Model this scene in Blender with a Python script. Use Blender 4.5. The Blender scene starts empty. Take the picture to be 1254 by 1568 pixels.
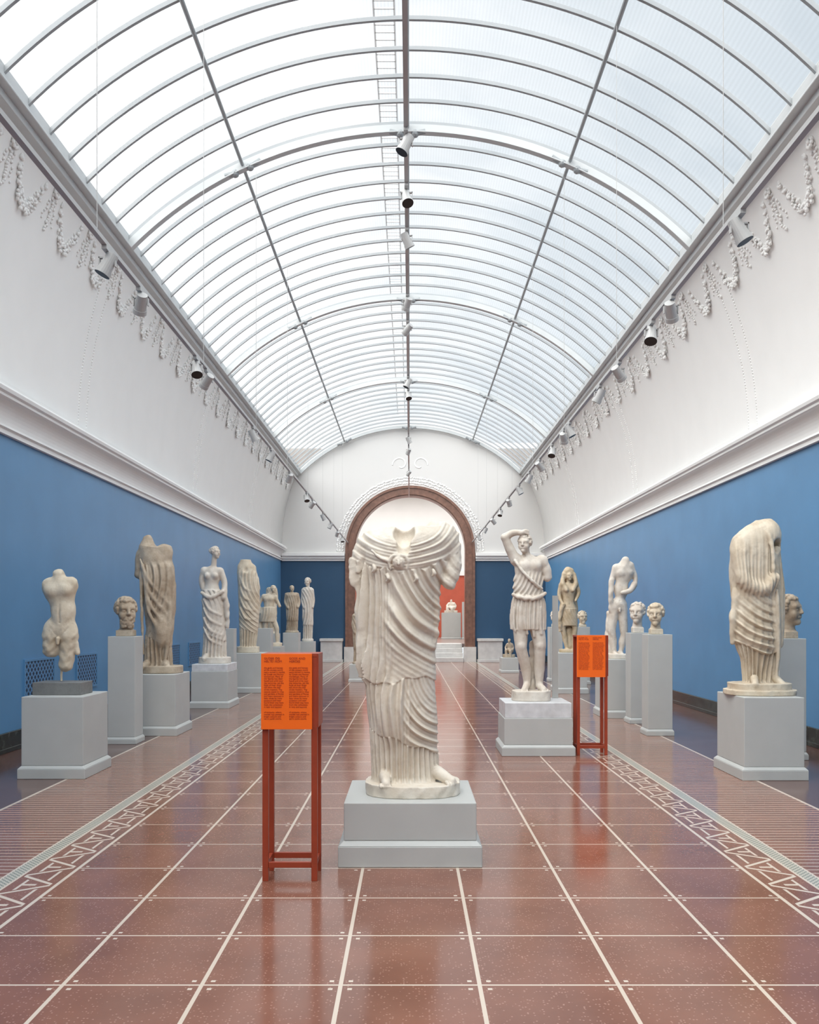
import bpy, bmesh, math, random
import numpy as np
from mathutils import Vector
random.seed(3); np.random.seed(3)
PI=math.pi
# scene metrics: focal length in px of a 1254 px wide frame, horizon row, eye height
FP=1362.0; HX=628.0; HY=948.0; EYE=1.6
sc=bpy.context.scene
# ------------------------------------------------------------ materials
def new_mat(name):
    m=bpy.data.materials.new(name); m.use_nodes=True
    nt=m.node_tree; b=nt.nodes['Principled BSDF']
    return m,nt,b
def paint(name,col,rough=.5,var=.06,scale=3.0,bump=0.0,spec=.5,metal=0.0,bscale=60):
    m,nt,b=new_mat(name)
    tc=nt.nodes.new('ShaderNodeTexCoord')
    n=nt.nodes.new('ShaderNodeTexNoise'); n.inputs['Scale'].default_value=scale; n.inputs['Detail'].default_value=4
    nt.links.new(tc.outputs['Object'],n.inputs['Vector'])
    r=nt.nodes.new('ShaderNodeValToRGB')
    r.color_ramp.elements[0].position=.3; r.color_ramp.elements[1].position=.7
    r.color_ramp.elements[0].color=[c*(1-var) for c in col]+[1]
    r.color_ramp.elements[1].color=[min(1,c*(1+var)) for c in col]+[1]
    nt.links.new(n.outputs['Fac'],r.inputs['Fac']); nt.links.new(r.outputs['Color'],b.inputs['Base Color'])
    b.inputs['Roughness'].default_value=rough; b.inputs['Metallic'].default_value=metal
    b.inputs['Specular IOR Level'].default_value=spec
    if bump>0:
        n2=nt.nodes.new('ShaderNodeTexNoise'); n2.inputs['Scale'].default_value=bscale
        nt.links.new(tc.outputs['Object'],n2.inputs['Vector'])
        bp=nt.nodes.new('ShaderNodeBump'); bp.inputs['Strength'].default_value=bump; bp.inputs['Distance'].default_value=.01
        nt.links.new(n2.outputs['Fac'],bp.inputs['Height']); nt.links.new(bp.outputs['Normal'],b.inputs['Normal'])
    return m
def stone(name,c1,c2,dirt_shade,pt=.8,rough=.5):
    m,nt,b=new_mat(name)
    tc=nt.nodes.new('ShaderNodeTexCoord')
    n=nt.nodes.new('ShaderNodeTexNoise'); n.inputs['Scale'].default_value=3.5; n.inputs['Detail'].default_value=8; n.inputs['Roughness'].default_value=.65
    nt.links.new(tc.outputs['Object'],n.inputs['Vector'])
    r=nt.nodes.new('ShaderNodeValToRGB'); r.color_ramp.elements[0].position=.38; r.color_ramp.elements[1].position=.62
    r.color_ramp.elements[0].color=list(c2)+[1]; r.color_ramp.elements[1].color=list(c1)+[1]
    nt.links.new(n.outputs['Fac'],r.inputs['Fac'])
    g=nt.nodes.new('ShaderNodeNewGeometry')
    pr=nt.nodes.new('ShaderNodeValToRGB'); pr.color_ramp.elements[0].position=.41; pr.color_ramp.elements[1].position=.505  # creases darkened by pointiness: patina plus shade painted into the colour
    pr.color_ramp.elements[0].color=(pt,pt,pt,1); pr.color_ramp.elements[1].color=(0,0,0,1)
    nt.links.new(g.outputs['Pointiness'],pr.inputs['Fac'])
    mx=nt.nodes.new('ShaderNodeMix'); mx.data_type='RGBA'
    nt.links.new(pr.outputs['Color'],mx.inputs[0]); nt.links.new(r.outputs['Color'],mx.inputs[6]); mx.inputs[7].default_value=list(dirt_shade)+[1]
    # sparse weathering stains
    n3=nt.nodes.new('ShaderNodeTexNoise'); n3.inputs['Scale'].default_value=9; n3.inputs['Detail'].default_value=10; n3.inputs['Roughness'].default_value=.7
    nt.links.new(tc.outputs['Object'],n3.inputs['Vector'])
    r3=nt.nodes.new('ShaderNodeValToRGB'); r3.color_ramp.elements[0].position=.54; r3.color_ramp.elements[1].position=.72
    r3.color_ramp.elements[0].color=(0,0,0,1); r3.color_ramp.elements[1].color=(.6,.6,.6,1); nt.links.new(n3.outputs['Fac'],r3.inputs['Fac'])
    m4=nt.nodes.new('ShaderNodeMix'); m4.data_type='RGBA'
    nt.links.new(r3.outputs['Color'],m4.inputs[0]); nt.links.new(mx.outputs[2],m4.inputs[6]); m4.inputs[7].default_value=[(a+b_)/2 for a,b_ in zip(c2,dirt_shade)]+[1]
    nt.links.new(m4.outputs[2],b.inputs['Base Color'])
    b.inputs['Roughness'].default_value=rough; b.inputs['Specular IOR Level'].default_value=.35
    n2=nt.nodes.new('ShaderNodeTexNoise'); n2.inputs['Scale'].default_value=45; n2.inputs['Detail'].default_value=6
    nt.links.new(tc.outputs['Object'],n2.inputs['Vector'])
    bp=nt.nodes.new('ShaderNodeBump'); bp.inputs['Strength'].default_value=.25; bp.inputs['Distance'].default_value=.01
    nt.links.new(n2.outputs['Fac'],bp.inputs['Height']); nt.links.new(bp.outputs['Normal'],b.inputs['Normal'])
    return m
M_blue=paint('wall_blue',(.098,.255,.455),rough=.38,var=.06,scale=1.2)
M_white=paint('plaster_white',(.85,.845,.82),rough=.6,var=.015,scale=2)
M_red=paint('wall_red',(.50,.10,.055),rough=.6)
M_ped=paint('pedestal_grey',(.50,.51,.49),rough=.5,var=.03,scale=4)
M_pedw=paint('pedestal_marble',(.66,.67,.68),rough=.35,var=.14,scale=9)
M_metalw=paint('painted_steel_white',(.56,.58,.58),rough=.45,var=.03)
M_metald=paint('glazing_bar_paint',(.36,.38,.39),rough=.5,var=.03)
M_metalg=paint('painted_steel_grey',(.32,.34,.35),rough=.45,var=.03)
M_black=paint('black_matt',(.015,.015,.016),rough=.4)
M_lamp=paint('lamp_housing',(.48,.48,.47),rough=.35,var=.02)
M_base=paint('baseboard_dark_marble',(.035,.04,.035),rough=.2,var=.6,scale=12)
M_brown=paint('brown_marble',(.20,.105,.075),rough=.3,var=.25,scale=8)
M_orange=paint('orange_panel',(1.0,.16,.01),rough=.4,var=.02)
M_rust=paint('rust_red_wood',(.33,.05,.02),rough=.4,var=.08,scale=10)
M_text=paint('text_red',(.35,.03,.01),rough=.6)
M_step=paint('limestone',(.62,.60,.57),rough=.5,var=.08,scale=6)
M_floor2=paint('next_room_floor',(.30,.22,.19),rough=.3)
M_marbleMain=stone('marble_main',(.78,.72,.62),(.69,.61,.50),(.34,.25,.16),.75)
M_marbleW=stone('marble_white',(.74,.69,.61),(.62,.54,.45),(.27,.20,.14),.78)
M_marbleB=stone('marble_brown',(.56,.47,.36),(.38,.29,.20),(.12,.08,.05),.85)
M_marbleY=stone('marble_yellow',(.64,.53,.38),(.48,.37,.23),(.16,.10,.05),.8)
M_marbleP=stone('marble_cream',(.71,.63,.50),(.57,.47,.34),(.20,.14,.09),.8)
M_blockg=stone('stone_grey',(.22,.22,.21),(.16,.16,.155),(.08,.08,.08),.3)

def math_n(nt,op,a,b=None,c=None):
    n=nt.nodes.new('ShaderNodeMath'); n.operation=op
    for i,v in enumerate((a,b,c)):
        if v is None: continue
        if isinstance(v,(int,float)): n.inputs[i].default_value=v
        else: nt.links.new(v,n.inputs[i])
    return n.outputs[0]
def floor_mat():
    m,nt,b=new_mat('terrazzo_floor')
    tc=nt.nodes.new('ShaderNodeTexCoord'); sp=nt.nodes.new('ShaderNodeSeparateXYZ')
    nt.links.new(tc.outputs['Object'],sp.inputs[0]); x=sp.outputs[0]; y=sp.outputs[1]
    F=lambda op,*a: math_n(nt,op,*a)
    lt=lambda a,v:F('LESS_THAN',a,v); gt=lambda a,v:F('GREATER_THAN',a,v)
    mul=lambda a,c:F('MULTIPLY',a,c); mxx=lambda a,c:F('MAXIMUM',a,c)
    rng=lambda a,lo,hi: mul(gt(a,lo),lt(a,hi))
    ax=F('ABSOLUTE',x)
    dx=F('PINGPONG',F('ADD',x,60.8-.304),.304); dy=F('PINGPONG',F('ADD',y,60.8-3.891),.304)
    lines=mxx(lt(dx,.0095),lt(dy,.0065))
    dots=mul(lt(F('ABSOLUTE',F('SUBTRACT',dx,.042)),.010),lt(F('ABSOLUTE',F('SUBTRACT',dy,.042)),.010))
    inner=mul(mxx(lines,dots),lt(ax,2.14))
    t=F('DIVIDE',F('SUBTRACT',ax,2.15),.26)
    a=F('DIVIDE',F('PINGPONG',F('ADD',y,60),.19),.19)
    z1=lt(F('ABSOLUTE',F('SUBTRACT',t,a)),.085)
    z3=mul(lt(F('ABSOLUTE',F('SUBTRACT',t,.74)),.035),gt(F('SUBTRACT',t,a),.20))
    z4=mul(lt(F('ABSOLUTE',F('SUBTRACT',t,.26)),.035),gt(F('SUBTRACT',a,t),.20))
    z5=mul(mul(lt(F('ABSOLUTE',F('SUBTRACT',a,.04)),.04),rng(t,.40,.74)),1.0)
    band=mul(mxx(z1,mxx(z5,mxx(z3,z4))),rng(ax,2.165,2.40))
    edges=mxx(rng(ax,2.122,2.142),mxx(rng(ax,2.415,2.432),rng(ax,2.515,2.53)))
    stripes=mul(mul(lt(F('PINGPONG',F('ADD',y,60),.04),.011),rng(ax,2.53,3.42)),.5)
    edge2=rng(ax,3.42,3.45)
    mosaic=rng(ax,2.432,2.515)
    wl=mxx(mxx(inner,band),mxx(mxx(edges,stripes),edge2))
    nz=nt.nodes.new('ShaderNodeTexNoise'); nz.inputs['Scale'].default_value=2.2; nz.inputs['Detail'].default_value=5
    nt.links.new(tc.outputs['Object'],nz.inputs['Vector'])
    r=nt.nodes.new('ShaderNodeValToRGB'); r.color_ramp.elements[0].position=.3; r.color_ramp.elements[1].position=.7
    r.color_ramp.elements[0].color=(.190,.077,.050,1); r.color_ramp.elements[1].color=(.262,.110,.072,1)
    nt.links.new(nz.outputs['Fac'],r.inputs['Fac'])
    vo=nt.nodes.new('ShaderNodeTexVoronoi'); vo.inputs['Scale'].default_value=75
    nt.links.new(tc.outputs['Object'],vo.inputs['Vector'])
    sepc=nt.nodes.new('ShaderNodeSeparateColor'); nt.links.new(vo.outputs['Color'],sepc.inputs[0])
    speck=mul(lt(vo.outputs['Distance'],.33),gt(sepc.outputs[0],.72))
    mx=nt.nodes.new('ShaderNodeMix'); mx.data_type='RGBA'
    nt.links.new(mul(speck,.45),mx.inputs[0]); nt.links.new(r.outputs['Color'],mx.inputs[6]); mx.inputs[7].default_value=(.55,.33,.25,1)
    mo=nt.nodes.new('ShaderNodeMix'); mo.data_type='RGBA'
    nt.links.new(gt(ax,3.45),mo.inputs[0]); nt.links.new(mx.outputs[2],mo.inputs[6]); mo.inputs[7].default_value=(.13,.068,.055,1)
    ck=nt.nodes.new('ShaderNodeTexChecker'); ck.inputs['Scale'].default_value=55
    ck.inputs['Color1'].default_value=(.60,.55,.45,1); ck.inputs['Color2'].default_value=(.22,.23,.20,1)
    nt.links.new(tc.outputs['Object'],ck.inputs['Vector'])
    m2=nt.nodes.new('ShaderNodeMix'); m2.data_type='RGBA'
    nt.links.new(mosaic,m2.inputs[0]); nt.links.new(mo.outputs[2],m2.inputs[6]); nt.links.new(ck.outputs['Color'],m2.inputs[7])
    m3=nt.nodes.new('ShaderNodeMix'); m3.data_type='RGBA'
    nt.links.new(wl,m3.inputs[0]); nt.links.new(m2.outputs[2],m3.inputs[6]); m3.inputs[7].default_value=(.66,.56,.46,1)
    nt.links.new(m3.outputs[2],b.inputs['Base Color'])
    nr=nt.nodes.new('ShaderNodeMapRange'); nt.links.new(nz.outputs['Fac'],nr.inputs[0])
    nr.inputs[3].default_value=.10; nr.inputs[4].default_value=.20
    nt.links.new(nr.outputs[0],b.inputs['Roughness']); b.inputs['Specular IOR Level'].default_value=.45
    return m
M_floor=floor_mat()
def endwall_mat():
    m,nt,b=new_mat('end_wall_paint')
    tc=nt.nodes.new('ShaderNodeTexCoord'); sp=nt.nodes.new('ShaderNodeSeparateXYZ')
    nt.links.new(tc.outputs['Object'],sp.inputs[0])
    g=math_n(nt,'GREATER_THAN',sp.outputs[2],3.85)
    mx=nt.nodes.new('ShaderNodeMix'); mx.data_type='RGBA'
    nt.links.new(g,mx.inputs[0]); mx.inputs[6].default_value=(.024,.076,.150,1); mx.inputs[7].default_value=(.66,.65,.63,1)
    nt.links.new(mx.outputs[2],b.inputs['Base Color']); b.inputs['Roughness'].default_value=.55
    return m
M_end=endwall_mat()
def glass_mat():
    m,nt,b=new_mat('skylight_ribbed_glass'); nt.nodes.remove(b)
    out=[n for n in nt.nodes if n.type=='OUTPUT_MATERIAL'][0]
    tc=nt.nodes.new('ShaderNodeTexCoord')
    n=nt.nodes.new('ShaderNodeTexNoise'); n.inputs['Scale'].default_value=.6; n.inputs['Detail'].default_value=6; n.inputs['Distortion'].default_value=.6
    nt.links.new(tc.outputs['Object'],n.inputs['Vector'])
    r=nt.nodes.new('ShaderNodeValToRGB'); r.color_ramp.elements[0].position=.36; r.color_ramp.elements[1].position=.60
    r.color_ramp.elements[0].color=(.84,.87,.89,1); r.color_ramp.elements[1].color=(.96,.97,.975,1)
    nt.links.new(n.outputs['Fac'],r.inputs['Fac'])
    sp=nt.nodes.new('ShaderNodeSeparateXYZ'); nt.links.new(tc.outputs['Object'],sp.inputs[0])
    rib=math_n(nt,'SINE',math_n(nt,'MULTIPLY',sp.outputs[0],150.0))
    ribm=math_n(nt,'MULTIPLY_ADD',rib,.03,.97)
    vm=nt.nodes.new('ShaderNodeVectorMath'); vm.operation='SCALE'
    nt.links.new(r.outputs['Color'],vm.inputs[0]); nt.links.new(ribm,vm.inputs['Scale'])
    t=nt.nodes.new('ShaderNodeBsdfTransparent'); nt.links.new(vm.outputs[0],t.inputs['Color'])
    tr=nt.nodes.new('ShaderNodeBsdfTranslucent'); tr.inputs['Color'].default_value=(.92,.93,.94,1)
    g=nt.nodes.new('ShaderNodeBsdfGlossy'); g.inputs['Roughness'].default_value=.25
    m1=nt.nodes.new('ShaderNodeMixShader'); m1.inputs[0].default_value=.05
    nt.links.new(t.outputs[0],m1.inputs[1]); nt.links.new(tr.outputs[0],m1.inputs[2])
    m2=nt.nodes.new('ShaderNodeMixShader'); m2.inputs[0].default_value=.04
    nt.links.new(m1.outputs[0],m2.inputs[1]); nt.links.new(g.outputs[0],m2.inputs[2])
    nt.links.new(m2.outputs[0],out.inputs['Surface'])
    return m
M_glass=glass_mat()
def grille_mat():
    m,nt,b=new_mat('vent_grille_lattice')
    tc=nt.nodes.new('ShaderNodeTexCoord'); sp=nt.nodes.new('ShaderNodeSeparateXYZ'); nt.links.new(tc.outputs['Object'],sp.inputs[0])
    y=sp.outputs[1]; z=sp.outputs[2]
    p=math_n(nt,'PINGPONG',math_n(nt,'ADD',math_n(nt,'ADD',y,z),10),.05); q=math_n(nt,'PINGPONG',math_n(nt,'ADD',math_n(nt,'SUBTRACT',y,z),10),.05)
    h=math_n(nt,'MULTIPLY',math_n(nt,'GREATER_THAN',p,.018),math_n(nt,'GREATER_THAN',q,.018))
    mx=nt.nodes.new('ShaderNodeMix'); mx.data_type='RGBA'; nt.links.new(h,mx.inputs[0])
    mx.inputs[6].default_value=(.10,.24,.44,1); mx.inputs[7].default_value=(.01,.02,.045,1)
    nt.links.new(mx.outputs[2],b.inputs['Base Color']); return m
M_grille=grille_mat()
# ------------------------------------------------------------ mesh builder
class MB:
    def __init__(s): s.v=[];s.f=[];s.m=[]
    def box(s,x0,x1,y0,y1,z0,z1,mi=0): s.frus((x0,x1,y0,y1,z0),(x0,x1,y0,y1,z1),mi)
    def frus(s,a,b,mi=0):
        n=len(s.v)
        for (x0,x1,y0,y1,z) in (a,b): s.v+=[(x0,y0,z),(x1,y0,z),(x1,y1,z),(x0,y1,z)]
        for q in ((0,3,2,1),(4,5,6,7),(0,1,5,4),(1,2,6,5),(2,3,7,6),(3,0,4,7)):
            s.f.append(tuple(n+i for i in q)); s.m.append(mi)
    def cyl(s,p0,p1,r0,r1=None,n=16,mi=0,mcap=None):
        if r1 is None:r1=r0
        p0=Vector(p0);p1=Vector(p1);d=(p1-p0).normalized()
        u=d.orthogonal().normalized(); w=d.cross(u); b=len(s.v)
        for p,r in ((p0,r0),(p1,r1)):
            for i in range(n):
                a=2*PI*i/n; q=p+(u*math.cos(a)+w*math.sin(a))*r; s.v.append(tuple(q))
        for i in range(n):
            j=(i+1)%n; s.f.append((b+i,b+j,b+n+j,b+n+i)); s.m.append(mi)
        s.f.append(tuple(b+n-1-i for i in range(n))); s.m.append(mi)
        s.f.append(tuple(b+n+i for i in range(n))); s.m.append(mi if mcap is None else mcap)
    def extr(s,prof,y0,y1,mi=0,closed=False):
        n=len(s.v); k=len(prof)
        for y in (y0,y1): s.v+=[(x,y,z) for x,z in prof]
        for i in range(k if closed else k-1):
            j=(i+1)%k; s.f.append((n+i,n+j,n+k+j,n+k+i)); s.m.append(mi)
        if closed:
            s.f.append(tuple(n+i for i in range(k))); s.f.append(tuple(n+k+k-1-i for i in range(k))); s.m+=[mi,mi]
    def arcbar(s,arc,y0,y1,t0,t1,mi=0):
        n=len(s.v)
        for (x,z,nx,nz) in arc:
            s.v+=[(x+nx*t0,y0,z+nz*t0),(x+nx*t1,y0,z+nz*t1),(x+nx*t1,y1,z+nz*t1),(x+nx*t0,y1,z+nz*t0)]
        for i in range(len(arc)-1):
            a=n+4*i
            for j in range(4):
                k=(j+1)%4; s.f.append((a+j,a+k,a+4+k,a+4+j)); s.m.append(mi)
        s.f.append((n,n+1,n+2,n+3)); e=n+4*(len(arc)-1); s.f.append((e+3,e+2,e+1,e)); s.m+=[mi,mi]
    def blob(s,c,r,rad=(1,1,1),mi=0,sub=2,tpl={}):
        if sub not in tpl:
            bm=bmesh.new(); bmesh.ops.create_icosphere(bm,subdivisions=sub,radius=1)
            tpl[sub]=([tuple(v.co) for v in bm.verts],[tuple(v.index for v in f.verts) for f in bm.faces]); bm.free()
        n=len(s.v)
        s.v+=[(c[0]+p[0]*r*rad[0],c[1]+p[1]*r*rad[1],c[2]+p[2]*r*rad[2]) for p in tpl[sub][0]]
        for f in tpl[sub][1]: s.f.append(tuple(n+i for i in f)); s.m.append(mi)
    def obj(s,name,mats,smooth=False,bevel=0,parent=None,loc=(0,0,0),fix=True):
        me=bpy.data.meshes.new(name); me.from_pydata(s.v,[],s.f)
        for m in mats: me.materials.append(m)
        me.polygons.foreach_set('material_index',s.m)
        if smooth: me.polygons.foreach_set('use_smooth',[True]*len(me.polygons))
        if fix:
            bm=bmesh.new(); bm.from_mesh(me); bmesh.ops.recalc_face_normals(bm,faces=bm.faces); bm.to_mesh(me); bm.free()
        me.update()
        o=bpy.data.objects.new(name,me); sc.collection.objects.link(o); o.location=loc
        if bevel>0:
            b=o.modifiers.new('bevel','BEVEL'); b.width=bevel; b.segments=2; b.limit_method='ANGLE'
        if parent: o.parent=parent
        return o
def empty(name,loc=(0,0,0)):
    e=bpy.data.objects.new(name,None); sc.collection.objects.link(e); e.location=loc; return e
# ------------------------------------------------------------ room shell
XL,XR=-4.86,5.08; Y0,Y1=-10.0,33.4
ZB=3.80; ZC=4.32
ES=4.2; RS=5.92; ZCEN=8.9-RS
def zsky(x): return ZCEN+math.sqrt(RS*RS-x*x)
ZE=zsky(ES)
def plaster(side,z):
    xw=(abs(XL) if side<0 else XR)-.04; dx=xw-ES-.03; dz=ZE-ZC
    R=(dx*dx+dz*dz)/(2*dx); a=math.asin(max(0,min(1,(z-ZC)/R)))
    return side*(xw-R*(1-math.cos(a)))
fl=MB(); fl.box(XL-.3,XR+.3,Y0-.3,Y1+.35,-.2,0); fl.obj('floor',[M_floor])
b=MB(); b.box(XL-.3,XL,Y0-.3,Y1+.3,0,ZC); b.obj('wall_left',[M_blue])
b=MB(); b.box(XR,XR+.3,Y0-.3,Y1+.3,0,ZC); b.obj('wall_right',[M_blue])
b=MB(); b.box(XL,XL+.04,Y0,Y1,0,.24); b.box(XL+.04,XL+.055,Y0,Y1,0,.06); b.obj('baseboard_left',[M_base],bevel=.008)
b=MB(); b.box(XR-.04,XR,Y0,Y1,0,.24); b.box(XR-.055,XR-.04,Y0,Y1,0,.06); b.obj('baseboard_right',[M_base],bevel=.008)
def cornice(side):
    xw=XL if side<0 else XR
    p=[(0,ZB),(.05,ZB),(.05,ZB+.05),(.08,ZB+.07),(.05,ZB+.10),(.03,ZB+.12)]
    for i in range(9):
        a=i/8*PI/2; p.append((.03+.15*(1-math.cos(a)),ZB+.12+.24*math.sin(a)))
    p+=[(.20,ZB+.37),(.20,ZB+.40),(.23,ZB+.42),(.24,ZB+.46),(.22,ZB+.49),(.19,ZB+.50),(.19,ZB+.53),(.04,ZC+.03),(0,ZC+.03)]
    b=MB(); b.extr([(xw-side*x,z) for x,z in p],Y0,Y1,0,True)
    return b.obj('trim_'+('1' if side<0 else '2'),[M_white])
cornice(-1); cornice(1)
b=MB()
for side in (-1,1):
    prof=[]
    for i in range(25):
        z=ZC+(ZE-ZC)*i/24; prof.append((plaster(side,z),z))
    prof.append((side*(ES),ZE)); prof.append((side*ES,ZE+.12))
    out=[(x+side*.25,z+.02) for x,z in reversed(prof)]
    b.extr(prof+out,Y0-.3,Y1+.3,0,True)
cl=b.obj('ceiling',[M_white],smooth=False)
for p in cl.data.polygons: p.use_smooth = len(p.vertices)==4
b=MB()
TR=[-7.4,-.6,6.2,13.07,19.9,26.75,33.2]
for side in (-1,1):
    for yt in TR[1:6]:
        for dy in (-.16,.16):
            for i in range(52):
                z=ZC+.12+(ZE-ZC-.6)*i/52
                b.blob((plaster(side,z)+side*.004,yt+dy,z),.020,(1,1,1),sub=1)
b.obj('trim_3',[M_white],smooth=True)
# garlands
for side in (-1,1):
    b=MB(); y=4.2
    while y<32.6:
        w=.66
        for i in range(19):
            t=i/18; yy=y+w*t; z=6.80-.40*(1-(2*t-1)**2)
            R=.035+.062*(1-(2*t-1)**2)
            for j in range(8):
                a=random.uniform(0,2*PI); rr=R*random.uniform(.2,1)
                b.blob((plaster(side,z)-side*(.0+R*.15),yy+math.cos(a)*rr,z+math.sin(a)*rr),random.uniform(.018,.034),(.8,1,1),sub=1)
        for j in range(9):
            a=2*PI*j/9; b.blob((plaster(side,6.86)-side*.01,y-.22+.055*math.cos(a),6.84+.055*math.sin(a)),.030,(.7,1,1),sub=1)
        b.blob((plaster(side,6.86)-side*.02,y-.22,6.84),.03,sub=1)
        for e in (-1,1):
            for i in range(8):
                z=6.80-i*.045; b.blob((plaster(side,z)-side*.005,y-.22+e*(.04+.016*i)+.02*math.sin(i*1.9),z),.028-.0015*i,(.7,1,1),sub=1)
        for i in range(12):
            z=6.74-i*.032; b.blob((plaster(side,z)-side*.01,y-.22+random.uniform(-.03,.03)*(i/6),z),.026,(.8,1,1),sub=1)
        y+=1.16
    b.obj('plaster_garland_frieze',[M_white],smooth=True,parent=cl)
# end wall with arched opening
AR=2.12; ASP=4.17
def ztop(x):
    if abs(x)<=ES: return zsky(x)+.1
    side=1 if x>0 else -1
    lo,hi=ZC,ZE
    for _ in range(30):
        m=(lo+hi)/2
        if abs(plaster(side,m))>abs(x): lo=m
        else: hi=m
    return lo+.06
def endwall(name,y0,y1,opening,mats):
    b=MB(); xs=sorted(set([XL-.0,XR+.0,-ES,ES]+[XL+(XR-XL)*i/120 for i in range(121)]+([-AR,AR]+[AR*math.cos(PI*i/60) for i in range(61)] if opening else [])))
    for xa,xb in zip(xs[:-1],xs[1:]):
        if xb-xa<1e-5: continue
        mid=(xa+xb)/2
        za=zb=0.0
        if opening and abs(mid)<AR:
            za=ASP+math.sqrt(max(0,AR*AR-xa*xa)); zb=ASP+math.sqrt(max(0,AR*AR-xb*xb))
        n=len(b.v); ta,tb=ztop(xa),ztop(xb)
        b.v+=[(xa,y0,za),(xb,y0,zb),(xb,y0,tb),(xa,y0,ta),(xa,y1,za),(xb,y1,zb),(xb,y1,tb),(xa,y1,ta)]
        for q in ((0,1,2,3),(4,7,6,5),(0,4,5,1),(3,2,6,7)): b.f.append(tuple(n+i for i in q)); b.m.append(0)
        if opening and (abs(abs(xa)-AR)<1e-4 or abs(abs(xb)-AR)<1e-4):
            b.f.append((n,n+3,n+7,n+4)); b.m.append(0); b.f.append((n+1,n+5,n+6,n+2)); b.m.append(0)
    return b.obj(name,mats)
endwall('wall_back',Y1,Y1+.45,True,[M_end])
endwall('wall_front',Y0-.3,Y0,False,[M_end])
b=MB()
for xa,xb in ((XL+.05,-2.45),(2.45,XR-.05)):
    b.box(xa,xb,Y1-.06,Y1,ZB-.02,ZB+.06); b.box(xa,xb,Y1-.12,Y1,ZB+.06,ZB+.16); b.box(xa,xb,Y1-.20,Y1,ZB+.16,ZB+.28)
b.obj('trim_4',[M_white],bevel=.01)
def ringarc(b,r0,r1,y0,y1,mi=0,legs=0.0):
    N=60; n=len(b.v); cols=[((r0,legs),(r1,legs))]
    for i in range(N+1):
        a=i*PI/N; cols.append(((r0*math.cos(a),ASP+r0*math.sin(a)),(r1*math.cos(a),ASP+r1*math.sin(a))))
    cols.append(((-r0,legs),(-r1,legs)))
    for (p,q) in cols: b.v+=[(p[0],y0,p[1]),(q[0],y0,q[1]),(q[0],y1,q[1]),(p[0],y1,p[1])]
    for i in range(len(cols)-1):
        a=n+4*i
        for j in range(4):
            k=(j+1)%4; b.f.append((a+j,a+k,a+4+k,a+4+j)); b.m.append(mi)
b=MB(); ringarc(b,2.10,2.38,Y1-.08,Y1-.002,0,.56); ringarc(b,2.34,2.43,Y1-.12,Y1-.002,0,.56); ringarc(b,2.06,2.115,Y1-.04,Y1+.5,0,.56)
for sgn in (-1,1):
    b.box(min(sgn*2.0,sgn*2.47),max(sgn*2.0,sgn*2.47),Y1-.18,Y1-.002,0,.56,1)
b.obj('door_1',[M_brown,M_step],bevel=0)
b=MB()
for i in range(170):
    a=PI*i/169
    for rr in (2.54,2.64,2.74):
        b.blob((rr*math.cos(a)+random.uniform(-.02,.02),Y1-.005,ASP+rr*math.sin(a)+random.uniform(-.02,.02)),random.uniform(.03,.05),(1,.25,1),sub=1)
for sgn in (-1,1):
    for i in range(40):
        a=i/39*1.6*PI; r=.30-.2*i/39
        b.blob((sgn*(.36+r*math.cos(a)),Y1-.003,7.40+r*math.sin(a)),.035,(1,.25,1),sub=1)
b.obj('trim_5',[M_white],smooth=True)
b=MB()
for xa,xb in ((-3.35,-2.50),(2.50,3.45)):
    b.box(xa,xb,Y1-.55,Y1-.02,0,.10); b.box(xa+.03,xb-.03,Y1-.5,Y1-.02,.10,.78); b.box(xa,xb,Y1-.55,Y1-.02,.78,.88)
b.obj('stone_bench_blocks',[M_step],bevel=.01)
b=MB()
for i in range(4): b.box(-1.98,1.98,Y1-.3+i*.3,Y1+1.7,.165*i,.165*(i+1))
b.obj('doorway_steps',[M_step],bevel=.01)
NZ=.66
b=MB(); b.box(-6,6,Y1+.95,46.4,NZ-.15,NZ-.003); b.obj('floor_next_room',[M_floor2])
b=MB(); b.box(-6,6,46.2,46.5,NZ,3.9,0); b.box(-6,6,46.2,46.5,3.9,8.1,1); b.box(-6,6,46.1,46.2,3.86,4.1,1); b.obj('wall_next_room_back',[M_red,M_white])
b=MB(); b.box(-6.2,-6,Y1+.45,46.5,NZ,8.1); b.obj('wall_next_room_left',[M_white])
b=MB(); b.box(6,6.2,Y1+.45,46.5,NZ,8.1); b.obj('wall_next_room_right',[M_white])
b=MB(); b.box(-6.2,6.2,Y1+.45,46.5,8.1,8.3); b.obj('ceiling_next_room',[M_white])
b=MB(); b.box(-6.2,XL-.3,Y1+.3,Y1+.45,0,8.1); b.box(XR+.3,6.2,Y1+.3,Y1+.45,0,8.1); b.obj('wall_next_room_front',[M_white])
# ------------------------------------------------------------ skylight
wn=empty('window_1')
def arcpts(x0,x1,n):
    r=[]
    a0=math.asin(x0/RS);a1=math.asin(x1/RS)
    for i in range(n+1):
        a=a0+(a1-a0)*i/n; r.append((RS*math.sin(a),ZCEN+RS*math.cos(a),math.sin(a),math.cos(a)))
    return r
full=arcpts(-ES,ES,56)
b=MB(); b.extr([(x,z) for x,z,_,_ in full],Y0-.2,Y1,0); b.obj('glass_vault',[M_glass],smooth=True,parent=wn,fix=False)
b=MB()
step=(TR[3]-TR[2])/12
y=TR[3]-step*40
while y<Y1-.1:
    if y>Y0: b.arcbar(full,y-.019,y+.019,-.045,.004)
    y+=step
b.obj('glazing_bars',[M_metald],parent=wn)
b=MB()
for yt in TR[0:6]+[33.3]:
    b.arcbar(full,yt-.03,yt+.03,-.15,-.045)
    b.arcbar(full,yt-.055,yt+.055,-.165,-.15)
b.obj('arched_trusses',[M_metalw],parent=wn)
PUR=[-2.5,-.04,2.38]
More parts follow.
